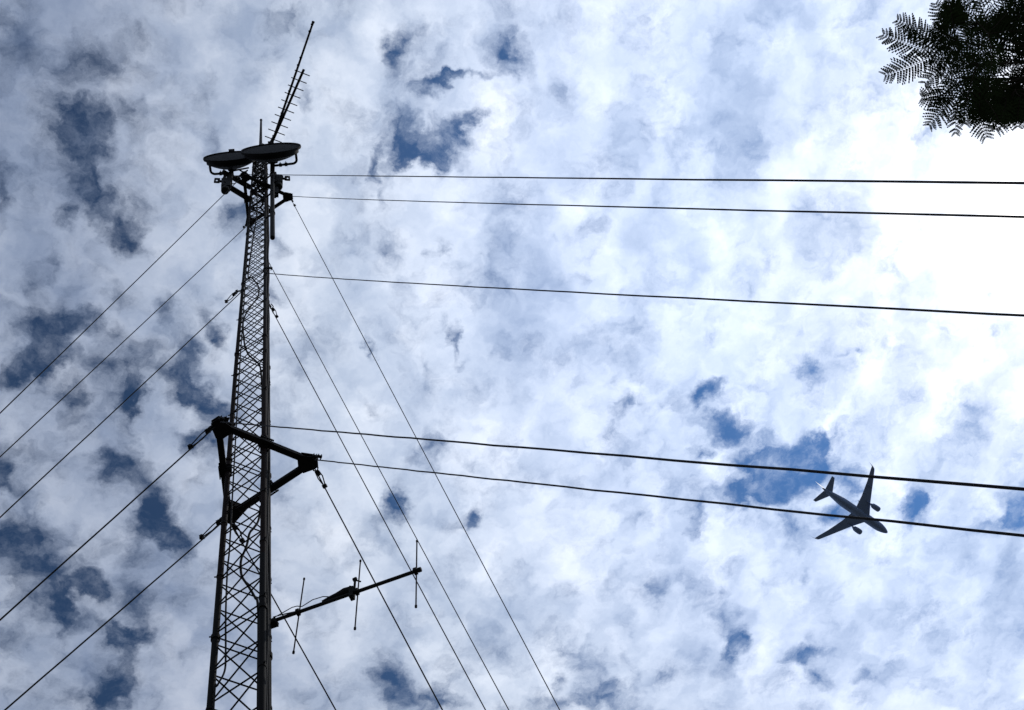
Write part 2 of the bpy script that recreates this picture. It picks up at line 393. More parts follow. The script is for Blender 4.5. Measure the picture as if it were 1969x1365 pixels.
# ------------------------------------------------------------------ mesh builder
class MB:
    def __init__(self): self.v = []; self.f = []
    def ring(self, c, n, r, seg, up=None, ry=None):
        n = n.normalized(); a = (up if up is not None else (V((0, 0, 1)) if abs(n.z) < .9 else V((1, 0, 0))))
        x = a.cross(n)
        if x.length < 1e-5: x = V((0, 1, 0)).cross(n)
        x.normalize(); y = n.cross(x); i0 = len(self.v)
        for k in range(seg):
            t_ = 2 * PI * k / seg
            self.v.append(c + x * (r * math.cos(t_)) + y * ((ry or r) * math.sin(t_)))
        return list(range(i0, i0 + seg))
    def bridge(self, A, B):
        n = len(A)
        for k in range(n): self.f.append((A[k], A[(k + 1) % n], B[(k + 1) % n], B[k]))
    def tube(self, pts, r, seg=8, cap=True):
        pts = [V(p) for p in pts]; rs = r if isinstance(r, (list, tuple)) else [r] * len(pts)
        prev = None; up = None
        for i, p in enumerate(pts):
            d = (pts[min(i + 1, len(pts) - 1)] - pts[max(i - 1, 0)]).normalized()
            if up is None: up = V((0, 0, 1)) if abs(d.z) < .9 else V((1, 0, 0))
            R = self.ring(p, d, rs[i], seg, up)
            if prev: self.bridge(prev, R)
            elif cap: self.f.append(tuple(reversed(R)))
            prev = R
        if cap: self.f.append(tuple(prev))
        return self
    def box(self, c, ax, ay, az):                # half-axis vectors
        c = V(c); i = len(self.v)
        for sx in (-1, 1):
            for sy in (-1, 1):
                for sz in (-1, 1): self.v.append(c + V(ax) * sx + V(ay) * sy + V(az) * sz)
        for q in ((0, 1, 3, 2), (4, 6, 7, 5), (0, 4, 5, 1), (2, 3, 7, 6), (0, 2, 6, 4), (1, 5, 7, 3)): self.f.append(tuple(i + k for k in q))
        return self
    def beam(self, a, b, w, h):
        a = V(a); b = V(b); d = b - a; s = V((0, 0, 1)).cross(d)
        s = s.normalized() if s.length > 1e-6 else V((1, 0, 0)); t_ = d.normalized().cross(s)
        return self.box((a + b) / 2, d / 2, s * (w / 2), t_ * (h / 2))
    def lathe(self, o, axis, prof, seg=48, up=None, cap=True):   # prof: (distance along axis, radius)
        o = V(o); axis = V(axis).normalized(); prev = None
        for i, (s, r) in enumerate(prof):
            R = self.ring(o + axis * s, axis, max(r, 1e-4), seg, up)
            if prev: self.bridge(prev, R)
            elif cap: self.f.append(tuple(reversed(R)))
            prev = R
        if cap: self.f.append(tuple(prev))
        return self
    def prism(self, poly, n, th):                # poly: 3D points, extruded both ways along n
        n = V(n).normalized() * th / 2; i = len(self.v); k = len(poly)
        for p in poly: self.v.append(V(p) + n)
        for p in poly: self.v.append(V(p) - n)
        self.f.append(tuple(range(i, i + k))); self.f.append(tuple(range(i + 2 * k - 1, i + k - 1, -1)))
        for q in range(k): self.f.append((i + q, i + k + q, i + k + (q + 1) % k, i + (q + 1) % k))
        return self
    def loft(self, secs):
        prev = None
        for s in secs:
            i = len(self.v); self.v += [V(p) for p in s]; R = list(range(i, i + len(s)))
            if prev: self.bridge(prev, R)
            else: self.f.append(tuple(reversed(R)))
            prev = R
        self.f.append(tuple(prev)); return self
    def quad(self, a, b, c, d):
        i = len(self.v); self.v += [a, b, c, d]; self.f.append((i, i + 1, i + 2, i + 3))
    def build(self, name, m, parent=None, smooth=True, origin=None):
        if parent is not None:
            o_ = V((0, 0, 0)); q = parent
            while q: o_ = o_ + q.location; q = q.parent
        else: o_ = V(origin) if origin is not None else V((0, 0, 0))
        me = bpy.data.meshes.new(name); me.from_pydata([tuple(p - o_) for p in self.v], [], self.f); me.update()
        me.materials.append(MT[m])
        if smooth:
            me.shade_smooth()
            try: me.set_sharp_from_angle(angle=math.radians(38))
            except Exception: pass
        ob = bpy.data.objects.new(name, me); C.objects.link(ob)
        if parent is not None: ob.parent = parent
        else: ob.location = o_
        return ob
def thing(name, label, cat, loc=(0, 0, 0), group=None):
    o = bpy.data.objects.new(name, None); o.empty_display_size = .2; C.objects.link(o); o.location = loc
    o['label'] = label; o['category'] = cat
    if group: o['group'] = group
    return o
def tag(o, label, cat, group=None):
    o['label'] = label; o['category'] = cat
    if group: o['group'] = group
    return o

# ------------------------------------------------------------------ ground
g = MB(); K = 60; E_ = 6000.0
def gx(i): t_ = (i / K) * 2 - 1; return math.copysign(abs(t_) ** 3, t_) * E_
for j in range(K + 1):
    for i in range(K + 1):
        x, y = gx(i), gx(j); d = math.hypot(x, y)
        g.v.append(V((x, y, (math.sin(x * .11 + 1) * math.cos(y * .13) * .12 if 30 < d < 900 else 0.0))))
for j in range(K):
    for i in range(K):
        a = j * (K + 1) + i; g.f.append((a, a + 1, a + K + 2, a + K + 1))
go = g.build('ground', 'grass'); go['kind'] = 'structure'

# ------------------------------------------------------------------ lattice mast
AX = V((0, 8.8)); RL = 0.432; TH = 3.01977
def taper(z): return 1.0 if z < 27 else max(.8, 1.0 - (z - 27) / 19 * .16)
def legp(i, z):
    a = TH + i * 2 * PI / 3; r_ = RL * taper(z)
    return V((AX.x + r_ * math.cos(a), AX.y + r_ * math.sin(a), z))
TOPZ = 52.6
def legr(z): return .047 - .014 * min(1, max(0, z - 20) / 30)
mast = thing('lattice_mast', 'tall dark three-legged lattice radio mast with zigzag bracing', 'radio mast', (0, 8.8, 0))
JOINTS = [16.23 + 5.87 * k for k in range(-3, 7)]
for i in range(3):
    b = MB(); zs = [0.3, 10, 20, 27, 33, 40, 46, TOPZ]
    b.tube([legp(i, z) for z in zs], [legr(z) for z in zs], 14)
    for j in JOINTS:
        if 0 < j < TOPZ: b.lathe(legp(i, j - .05), (0, 0, 1), [(0, legr(j) * 1.02), (.002, legr(j) + .016), (.098, legr(j) + .016), (.1, legr(j) * 1.02)], 14)
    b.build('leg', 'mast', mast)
# bracing: a level bar and a slanting bar on every face of every bay
bars = []
for j in JOINTS:
    lo = j + .09; pitch = (5.87 - .18) / 8
    for q in range(9):
        z = lo + q * pitch
        for fa, (a, c, dz) in enumerate(((0, 1, 0.04), (0, 2, -0.06), (1, 2, -0.01))):
            bars.append((z + dz, a, z + dz, c, z + dz))
            if q < 8:
                if fa == 0: bars.append((z + dz + .3, a, z + dz + .02, c, z + dz + pitch - .02))
                elif fa == 1: bars.append((z + dz + .3, c, z + dz + .02, a, z + dz + pitch - .02))
                else: bars.append((z + dz + .3, a, z + dz + .02, c, z + dz + pitch - .02))
bars = sorted(x for x in bars if .4 < x[0] < TOPZ - .3 and max(x[2], x[4]) < TOPZ)
shown = [x for x in bars if x[0] > 14.3]
first = shown[:100]
rest = MB()
for x in bars:
    _, a, za, c, zc_ = x
    pa, pb = legp(a, za), legp(c, zc_); rr = .0125 if za < 30 else .0115
    if x in first: MB().tube([pa, pb], rr, 6).build('brace', 'mast', mast)
    else: rest.tube([pa, pb], rr, 6)
ro = rest.build('bracing', 'mast', mast); ro['kind'] = 'stuff'
# torque arms: triangular outriggers whose corners carry the guys
RT = 1.014
def corner(k, z):
    a = TH + {'A': PI / 3, 'B': PI, 'C': 5 * PI / 3}[k]
    return V((AX.x + RT * math.cos(a), AX.y + RT * math.sin(a), z))
H1, H2, HM = 21.67, 45.08, 33.19
def torque_arm(z, lab, w):
    P3 = {k: corner(k, z) for k in 'ABC'}
    b = MB()
    for p, q in (('A', 'B'), ('B', 'C'), ('C', 'A')):
        d = (P3[q] - P3[p]).normalized()
        b.beam(P3[p] + d * .2, P3[q] - d * .2, w, w)
    fr = b.build('torque_arm', 'steel', mast, smooth=False); fr['label'] = lab
    for k in 'ABC':
        p = P3[k]; o = (V((p.x, p.y)) - AX).normalized(); o = V((o.x, o.y, 0)); s = V((-o.y, o.x, 0))
        g_ = MB()
        for dz in (-w * .62, w * .62):
            poly = [p + o * .1 + s * .075, p + o * .1 - s * .075, p + o * .03 - s * .115, p - o * .17 - s * .17, p - o * .22 - s * .08, p - o * .15, p - o * .22 + s * .08, p - o * .17 + s * .17, p + o * .03 + s * .115]
            g_.prism([q_ + V((0, 0, dz)) for q_ in poly], (0, 0, 1), .016)
        g_.box(p - o * .1, o * .15, s * .1, V((0, 0, w * .6)))
        for sg in (-1, 1):
            g_.tube([p + o * .07 + s * .06 * sg + V((0, 0, -w * .9)), p + o * .07 + s * .06 * sg + V((0, 0, w * .9))], .018, 8)
        g_.build('gusset_plate', 'steel', fr, smooth=False)
    for i, (p, q) in enumerate((('C', 'A'), ('A', 'B'), ('B', 'C'))):
        m_ = (P3[p] + P3[q]) / 2; lp = legp(i, z); d = (P3[q] - P3[p]).normalized(); o = V((lp.x - AX.x, lp.y - AX.y, 0)).normalized()
        c_ = MB()
        for dz in (-.07, .07):
            c_.tube([lp + V((0, 0, dz)) - o * .06 + d * .075, lp + V((0, 0, dz)) + d * .08, m_ + V((0, 0, dz)) + o * .08 + d * .08], .012, 6)
            c_.tube([lp + V((0, 0, dz)) - o * .06 - d * .075, lp + V((0, 0, dz)) - d * .08, m_ + V((0, 0, dz)) + o * .08 - d * .08], .012, 6)
            c_.beam(m_ + V((0, 0, dz)) + o * .07 - d * .12, m_ + V((0, 0, dz)) + o * .07 + d * .12, .02, .04)
        c_.beam(lp - V((0, 0, .11)), lp + V((0, 0, .11)), .13, .13)
        c_.build('clamp', 'steel', fr, smooth=False)
torque_arm(H1, 'large lower triangular guy bracket', .108)
torque_arm(H2, 'upper triangular guy bracket below the dishes', .11)
# guy lugs at mid height and small leg clamps seen on the left leg
for i in range(3):
    b = MB(); lp = legp(i, HM); o = V((lp.x - AX.x, lp.y - AX.y, 0)).normalized()
    b.lathe(lp - V((0, 0, .06)), (0, 0, 1), [(0, legr(HM) + .012), (.12, legr(HM) + .012)], 12)
    b.prism([lp + V((0, 0, .05)), lp + o * .16 + V((0, 0, .03)), lp + o * .16 - V((0, 0, .05)), lp - V((0, 0, .06))], V((-o.y, o.x, 0)), .02)
    b.build('guy_lug', 'steel', mast, smooth=False)
for z in (13.0, 14.62, 16.28, 17.9, 19.6, 24.3, 26.6, 30.6):
    for i in (0, 1, 2):
        b = MB(); zz = z + .21 * i; lp = legp(i, zz); b.lathe(lp - V((0, 0, .03)), (0, 0, 1), [(0, legr(zz) + .008), (.05, legr(zz) + .008)], 12)
        o = V((lp.x - AX.x, lp.y - AX.y, 0)).normalized()
        b.tube([lp, lp + o * .085], .012, 6)
        b.build('step_clamp', 'steel', mast)
# top plate and head frame
for z, w_, h_ in ((TOPZ - .02, .06, .08), (51.0, .05, .06), (49.2, .07, .09), (47.6, .05, .07), (46.4, .08, .1), (43.6, .06, .08)):
    b = MB(); ring_ = [legp(i, z) for i in range(3)]
    cen = (ring_[0] + ring_[1] + ring_[2]) / 3
    for i in range(3):
        b.beam(ring_[i], ring_[(i + 1) % 3], w_, h_); b.beam(cen, ring_[i] + (ring_[i] - cen) * .12, w_ * .8, h_ * .8)
    b.build('head_frame', 'steel', mast, smooth=False)
b = MB(); b.prism([V((math.cos(k * PI / 3) * .9, 8.8 + math.sin(k * PI / 3) * .9, .15)) for k in range(6)], (0, 0, 1), .3)
b.build('footing', 'concrete', mast, smooth=False)

# ------------------------------------------------------------------ guy wires
WIRES = [('L', 'uA', [-10.148, 10.57, -0.0], 0.0117),
('L', 'uC', [-11.201, 11.267, -0.0], 0.0058),
('L', 'm0', [-11.094, 11.052, -0.0], 0.008),
('L', 'lA', [-11.476, 10.977, -0.0], 0.0053),
('L', 'lC', [-11.608, 10.46, -0.0], 0.0083),
('R', 'uA', [3.164, -0.473, -0.0], 0.0005),
('R', 'uB', [3.262, -0.454, -0.0], 0.0035),
('R', 'm1', [3.647, -0.439, -0.0], 0.0044),
('R', 'lA', [3.095, -0.478, -0.0], 0.0005),
('R', 'lB', [3.151, -0.422, -0.0], 0.0005),
('F', 'uB', [15.733, 27.562, -0.0], 0.0107),
('F', 'uC', [15.564, 27.439, -0.0], 0.0121),
('F', 'm2', [15.436, 27.642, -0.0], 0.0113),
('F', 'lB', [15.123, 27.908, -0.0], 0.0106),
('F', 'lC', [15.1, 27.959, -0.0], 0.0103)]
LAB = {
 ('L', 'uA'): 'highest of the five guy wires sloping down to the left, passing behind the left dish',
 ('L', 'uC'): 'second highest left guy wire, tied beside the mast below the dishes',
 ('L', 'm0'): 'middle left guy wire tied straight to the left mast leg at mid height',
 ('L', 'lA'): 'left guy wire from the left corner of the large lower bracket',
 ('L', 'lC'): 'lowest left guy wire, leaving the far corner of the large lower bracket',
 ('R', 'uA'): 'highest of the five cables running right, starting behind the right dish',
 ('R', 'uB'): 'second cable running right, from the small upper bracket corner',
 ('R', 'm1'): 'middle cable running right, tied straight to the mast at mid height',
 ('R', 'lA'): 'cable running right from behind the mast and across the airliner wing',
 ('R', 'lB'): 'lowest cable running right, crossing the airliner near its nose',
 ('F', 'uB'): 'rightmost of the five guy wires descending to the bottom edge',
 ('F', 'uC'): 'second from the right of the descending guys, touching the outermost dipole tip',
 ('F', 'm2'): 'middle of the five guys descending to the bottom right, from mid mast',
 ('F', 'lB'): 'descending guy wire from the right corner of the large lower bracket',
 ('F', 'lC'): 'shortest descending guy wire, crossing beneath the dipole boom near the mast',
}
def attach(s):
    if s[0] == 'u': return corner(s[1], H2)
    if s[0] == 'l': return corner(s[1], H1)
    return legp(int(s[1]), HM)
for dirn, s, end, sag in WIRES:
    A = attach(s); B = V(end); L = (B - A).length; d = (B - A).normalized()
    hd = V((d.x, d.y, 0)).normalized()
    if (dirn, s) == ('R', 'm1'): A.z += .28
    elif dirn == 'R': A.z += .11
    elif dirn == 'F' and s[0] != 'm': A.z -= .09
    A0 = A.copy()
    if s[0] == 'm': A = A + hd * .15
    else: A = A + hd * .07
    t_ = thing('guy_wire', LAB[(dirn, s)], 'guy wire', A, 'guy wires staying the mast')
    n = 48; pts = []
    for k in range(n + 1):
        q = k / n; p = A0 + (B - A0) * q; p.z -= 4 * sag * L * q * (1 - q); p.z += .004 * math.sin(k * 2.3 + len(s + dirn)) + .003 * math.sin(k * 5.1); pts.append(p)
    r0, r1 = (.0125, .0046) if dirn == 'R' else ((.0125, .0125) if dirn == 'L' else (.0115, .0135))
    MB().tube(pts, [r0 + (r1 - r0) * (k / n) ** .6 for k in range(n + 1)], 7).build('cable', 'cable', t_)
    d0 = (pts[1] - pts[0]).normalized(); side = d0.cross(V((0, 0, 1))).normalized(); upv = side.cross(d0)
    k_ = .5 if dirn == 'F' else 1.0
    sc_ = 1.0 if s[0] != 'u' else .8
    sh = MB()                                       # shackle and looped dead end
    sh.tube([A - d0 * .06 + side * .03, A + d0 * .05 + side * .045, A + d0 * .10, A + d0 * .05 - side * .045, A - d0 * .06 - side * .03], .014 * sc_, 6)
    sh.box(A + d0 * .13, d0 * .05, side * .028, upv * .028)
    sh.build('shackle', 'steel', t_)
    if s[0] != 'u':
        lp_ = MB()
        lp_.tube([A + d0 * .1, A + d0 * .22 * k_ + side * .035, A + d0 * .45 * k_ + side * .05, A + d0 * .75 * k_ + side * .02, A + d0 * .86 * k_], .011, 6)
        lp_.tube([A + d0 * .1, A + d0 * .22 * k_ - side * .035, A + d0 * .45 * k_ - side * .04, A + d0 * .75 * k_ - side * .015, A + d0 * .86 * k_], .011, 6)
        lp_.build('dead_end_loop', 'cable', t_)
    for q in ((.24 * k_, .82 * k_) if s[0] != 'u' else (.42,)):
        c_ = A + d0 * q; w_ = MB()
        w_.box(c_, d0 * .03, side * .038, upv * .027)
        for z_ in (-1, 1):
            w_.tube([c_ + side * .024 * z_ - upv * .055, c_ + side * .024 * z_ + upv * .045], .009, 6)
        w_.build('wire_clamp', 'steel', t_, smooth=False)

# ------------------------------------------------------------------ dishes
def dish(c, R, az, label, side, pole_xy, pz):
    c = V(c); n = V((math.cos(az), math.sin(az), 0)); h = V((-math.sin(az), math.cos(az), 0)) * (1 if math.sin(az) < 0 else 1)
    if h.x < 0: h = -h                                # h points right as seen from below
    back = -n
    t_ = thing('dish_antenna', label, 'dish antenna', c, 'dish antennas on the mast head')
    up = V((0, 0, 1))
    # rolled rim
    MB().lathe(c, back, [(-.02, R * .955), (-.045, R * .975), (-.045, R), (.0, R * 1.012), (.045, R), (.055, R * .9), (.05, R * .88)], 72, up, cap=False).build('rim', 'shroud', t_)
    MB().lathe(c, back, [(-.025, 0.0), (-.022, R * .4), (-.012, R * .7), (.0, R * .962)], 72, up).build('radome', 'dish', t_)
    # shroud ring then the reflector bowl behind it
    MB().lathe(c, back, [(.04, R * .90), (.05, R * .915), (.20, R * .905), (.215, R * .87), (.21, R * .8)], 72, up, cap=False).build('shroud', 'shroud', t_)
    prof = [(.20 + .26 * (1 - (r_ / .88) ** 2), R * r_) for r_ in (.88, .78, .66, .52, .38, .26, .18)]
    rf = MB().lathe(c, back, prof + [(.50, R * .17), (.52, R * .16)], 72, up).build('reflector', 'shroud', t_)
    # vent cap standing on the rim
    k = MB(); q = c + up * R
    k.box(q + up * .10, h * .055, n * .05, up * .12); k.box(q + up * .25, h * .11, n * .08, up * .045)
    k.build('rim_cap', 'steel', t_, smooth=False)
    # back post, bent strut pipe and yoke
    post = V((pole_xy[0], pole_xy[1], c.z))
    m_ = MB()
    m_.tube([c + back * .45, V((post.x, post.y, c.z))], .085, 14)
    m_.tube([c + back * .4 + up * .3 * R, post + up * .45], .035, 8)
    m_.build('back_post', 'steel', t_)
    s0 = c + h * (side * R * .80) + back * .12
    L = .46 if side > 0 else .44
    s1 = s0 + back * (L - .12); cor = s0 + back * L
    s2 = cor - h * (side * .14) + back * .03
    s3 = s2 - h * (side * abs(s2.x - post.x) / max(.2, abs(h.x))) - V((0, 0, .04))
    arc = [s0, s1]
    for q in range(1, 6):
        f_ = q / 6; arc.append(s1 * (1 - f_) ** 2 + cor * 2 * f_ * (1 - f_) + s2 * f_ ** 2)
    arc += [s2, s3]
    st = MB().tube(arc, .045, 12).build('strut', 'steel', t_)
    bb = MB()
    for q in (.35, .62):
        p_ = s2.lerp(s3, q); bb.tube([p_ - up * .1 + n * .09, p_ + up * .1 + n * .09, p_ + up * .12 - n * .02], .014, 6); bb.box(p_, h * .05, n * .06, up * .055)
    bb.build('strut_bolt', 'steel', st, smooth=False)
    return t_
dish((.3115, 7.395, 47.32), 1.089, -1.733, 'right dish antenna, larger in view, overlapping its neighbour at the mast head', 1, (.385, 8.24), 0)
dish((-1.143, 7.9, 48.12), .998, -1.719, 'left dish antenna, jutting out past the left mast leg on beams', -1, (-1.10, 8.36), 0)

# outrigger frame that carries the left dish
t_ = thing('antenna_outrigger', 'two stout square beams reaching left from the mast to the left dish', 'antenna bracket', (-.46, 8.85, 46.4))
MB().beam((-1.40, 8.31, 47.2), (-.40, 8.89, 47.5), .17, .17).build('beam', 'steel', t_, smooth=False)
MB().beam((-1.30, 8.30, 44.95), (-.40, 8.89, 45.3), .17, .17).build('beam', 'steel', t_, smooth=False)
MB().tube([(-1.12, 8.43, 44.6), (-1.10, 8.40, 48.9)], .085, 14).build('pole', 'steel', t_)
b = MB(); b.tube([(-1.08, 8.44, 48.2), (-.52, 8.72, 50.6)], .035, 8); b.tube([(-.86, 8.5, 48.9), (-.40, 8.8, 49.2)], .03, 8); b.tube([(-.9, 8.52, 47.3), (-.55, 8.75, 50.2)], .03, 8)
b.tube([(-1.0, 8.45, 47.2), (-.45, 8.8, 49.3)], .028, 8)
b.build('stay_tube', 'steel', t_)
b = MB()
for q in (.3, .55, .62, .85):
    for z0, z1 in ((47.2, 47.5), (44.95, 45.3)):
        p_ = V((-1.35, 8.3, z0)).lerp(V((-.42, 8.87, z1)), q); b.tube([p_ + V((0, 0, -.14)), p_ + V((0, 0, .14))], .016, 6)
b.build('bolt', 'steel', t_, smooth=False)

def radio(c, label, sg):
    c = V(c); t2 = thing('radio_unit', label, 'radio unit', c, 'radio units behind the dishes')
    MB().lathe(c + V((0, 0, -.5)), (0, 0, 1), [(0, .10), (.03, .135), (.34, .14), (.38, .10)], 24).build('drum', 'rubber', t2)
    MB().box(c + V((0, .0, .42)), (.15, 0, 0), (0, .12, 0), (0, 0, .42)).build('housing', 'shroud', t2, smooth=False)
    k = MB(); k.box(c + V((sg * .2, 0, 1.2)), (.11, 0, 0), (0, .03, 0), (0, 0, .09))
    e = c + V((sg * .33, -.02, 1.2))
    for dx, dz in ((-.07, 0), (.07, 0)): k.box(e + V((dx, 0, 0)), (.028, 0, 0), (0, .03, 0), (0, 0, .34))
    for dz in (-.3, .3): k.box(e + V((0, 0, dz)), (.042, 0, 0), (0, .028, 0), (0, 0, .06))
    k.build('bracket_lug', 'steel', t2, smooth=False)
    k = MB(); k.box(c + V((-sg * .02, .05, 1.35)), (.17, 0, 0), (0, .12, 0), (0, 0, .3)); k.tube([c + V((sg * .13, 0, .9)), c + V((sg * .17, 0, 1.7))], .03, 6); k.tube([c + V((-.1, 0, 1.1)), c + V((-.1, .02, 2.4))], .05, 8)
    k.build('mount', 'steel', t2, smooth=False)
radio((-1.21, 8.38, 44.5), 'round-bottomed radio unit hanging under the left dish beams', -1)
radio((.60, 8.40, 45.8), 'round-bottomed radio unit on the right side of the mast head', 1)
b = MB(); b.box((.50, 8.40, 44.4), (.09, 0, 0), (0, .09, 0), (0, 0, .5)); b.box((.46, 8.40, 43.75), (.05, 0, 0), (0, .05, 0), (0, 0, .2)); b.tube([(.5, 8.4, 44.9), (.56, 8.4, 45.4)], .03, 8)
tag(b.build('junction_box', 'shroud', None, smooth=False, origin=(.5, 8.4, 44.4)), 'small square box beside the mast pole, under the right radio unit', 'junction box')

# straight pole clamped to the near side of the mast head
t_ = thing('antenna_pole', 'thick straight vertical pole clamped to the right side of the mast head', 'antenna pole', (.357, 8.25, 36.8))
MB().tube([(.357, 8.25, 36.83), (.392, 8.27, 51.2)], .072, 16).build('pole', 'steel', t_)
for z in (40.2, 43.6, 47.0, 50.0):
    b = MB(); lp = legp(1, z); b.beam(lp, (.372, 8.26, z), .05, .08); b.lathe((.372, 8.26, z - .06), (0, 0, 1), [(0, .085), (.12, .085)], 14)
    b.build('pole_clamp', 'steel', t_, smooth=False)

# ------------------------------------------------------------------ whip, long rod and element antenna on the mast head
t_ = thing('whip_antenna', 'short thin upright whip antenna between the two dishes', 'whip antenna', (-.076, 8.3, 52.6))
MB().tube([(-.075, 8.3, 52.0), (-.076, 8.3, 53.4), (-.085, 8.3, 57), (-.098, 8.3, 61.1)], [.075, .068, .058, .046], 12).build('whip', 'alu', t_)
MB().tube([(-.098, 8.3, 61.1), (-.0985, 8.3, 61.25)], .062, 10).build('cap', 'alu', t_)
MB().beam((-.075, 8.3, 52.2), tuple(legp(0, 52.2)), .06, .1).build('base_bracket', 'steel', t_, smooth=False)

zr = 55.0
t_ = thing('rod_antenna', 'longest thin rod leaning up and right from the mast head', 'rod antenna', (.396, 8.38, zr))
rb = V((.36, 8.50, zr)); rt_ = V((1.9287, 3.2425, zr)); dr = (rt_ - rb).normalized()
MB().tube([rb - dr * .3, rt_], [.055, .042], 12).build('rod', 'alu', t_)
b = MB()
for q in (.27, .45, .66, .72, .93, .985):
    p_ = rb.lerp(rt_, q); b.lathe(p_ - dr * .04, dr, [(0, .05), (.08, .05)], 10); b.box(p_ + V((-.045, 0, 0)), (.025, 0, 0), (0, .03, 0), (0, 0, .03))
b.build('collar', 'steel', t_)
MB().lathe(rt_ - dr * .05, dr, [(0, .045), (.03, .062), (.1, .062), (.11, .04)], 12).build('end_cap', 'steel', t_)
MB().tube([(.36, 8.5, 52.3), (.36, 8.5, zr + .15)], .06, 12).build('mount_post', 'steel', t_)

t_ = thing('yagi_antenna', 'rung-like element antenna leaning right beside the long rod', 'yagi antenna', (.47, 8.28, zr - .12))
yb = V((.42, 8.28, zr - .12)); yt = V((1.60, 5.23, zr - .12)); dy = (yt - yb).normalized()
MB().beam(yb - dy * .35, yt + dy * .06, .10, .10).build('boom', 'alu', t_, smooth=False)
sd = V((.955, .298, 0)).normalized()
for k in range(11):
    q = k / 10; p_ = yt.lerp(yb, (q * 1.045 + .035))
    hl = .335 + .045 * q
    MB().tube([p_ - sd * hl + V((0, 0, .04)), p_ + sd * hl + V((0, 0, .04))], .021, 6).build('element', 'alu', t_)
b = MB(); b.tube([yb + dy * .25 + V((-.06, 0, 0)), yb - dy * .25 + V((-.10, 0, 0))], .03, 8); b.box(yb + dy * .25 + V((-.06, 0, 0)), (.05, 0, 0), (0, .03, 0), (0, 0, .04))
b.beam(yb - dy * .1, (.36, 8.5, zr - .12), .05, .05)
b.build('mount_bracket', 'steel', t_, smooth=False)

# ------------------------------------------------------------------ three-element antenna on a long side boom
bb0 = V((.308, 9.144, 17.116)); bd = V((.87804, -.44635, -.17265)).normalized(); ed = V((.10972, -.16341, .98044)).normalized(); bs = bd.cross(ed)
t_ = thing('dipole_antenna', 'boom with three upright dipole rods reaching right from the lower mast', 'dipole antenna', bb0)
b = MB(); b.tube([bb0 - bd * .12, bb0 + bd * 2.245], .027, 14); b.lathe(bb0 + bd * 2.235, bd, [(0, .027), (.005, .036), (.05, .036), (.055, .027)], 14); b.build('boom', 'alu', t_)
for s_, lo, hi in ((.41, -.806, .80), (1.311, -.75, .755), (2.2, -.73, .75)):
    p_ = bb0 + bd * s_ + bs * -.035
    e = MB().tube([p_ + ed * lo, p_ + ed * hi], .0105, 10).build('element', 'alu', t_)
    MB().box(bb0 + bd * s_, bd * .025, bs * .045, ed * .03).build('element_clamp', 'steel', e, smooth=False)
    MB().tube([p_ + ed * lo * 1.005, p_ + ed * (lo + .035)], .018, 8).build('tip_cap', 'steel', e)
    MB().tube([p_ + ed * (hi - .03), p_ + ed * hi * 1.005], .016, 8).build('tip_cap', 'steel', e)
b = MB(); f0 = bb0 + bd * 1.12
b.tube([bb0 + bd * .78 + ed * .045, bb0 + bd * .9 + ed * .06, bb0 + bd * 1.0 + ed * .075, f0 + ed * .09, bb0 + bd * 1.25 + ed * .08], [.02, .035, .04, .06, .055], 10)
b.box(bb0 + bd * 1.24 + ed * .0, bd * .03, bs * .05, ed * .1); b.tube([bb0 + bd * 1.2 + ed * .1, bb0 + bd * 1.2 + ed * .17], .02, 8)
b.box(bb0 + bd * 1.27 + ed * .17, bd * .012, bs * .015, ed * .16); b.tube([bb0 + bd * 1.25 + ed * .3, bb0 + bd * 1.36 + ed * .2], .012, 6); b.box(bb0 + bd * 1.265 + ed * .3, bd * .03, bs * .02, ed * .02)
b.build('feed_box', 'rubber', t_, smooth=False)
b = MB(); b.tube([bb0 + ed * .06, bb0 + bd * .12 + ed * .10, bb0 + bd * .3 + ed * .16, bb0 + bd * .38 + ed * .15, bb0 + bd * .46 + ed * .10, bb0 + bd * .62 + ed * .17, bb0 + bd * .78 + ed * .16, bb0 + bd * .93 + ed * .08], .0075, 6)
b.tube([bb0 + ed * .02 + bd * .03, bb0 + bd * .02 + ed * .09, bb0 + bd * .15 + ed * .075, bb0 + bd * .3 + ed * .05, bb0 + bd * .4 + ed * .03], .009, 6)
b.build('feed_cable', 'rubber', t_)
b = MB(); b.box(bb0 + bd * .02 - ed * .05, bd * .07, bs * .06, ed * .035); b.beam(bb0, tuple(legp(2, 17.1)), .08, .08); b.tube([bb0 + bd * .09 - ed * .05, bb0 + bd * .12 - ed * .16], .012, 6)
b.build('boom_clamp', 'steel', t_, smooth=False)

# thick diagonals stiffening the mast head
for z0, z1 in ((45.6, 47.2), (47.6, 49.0), (49.3, 50.9), (51.0, 52.4)):
    for i in range(3):
        MB().beam(legp(i, z0), legp((i + 1) % 3, z1), .045, .045).build('head_brace', 'steel', mast, smooth=False)
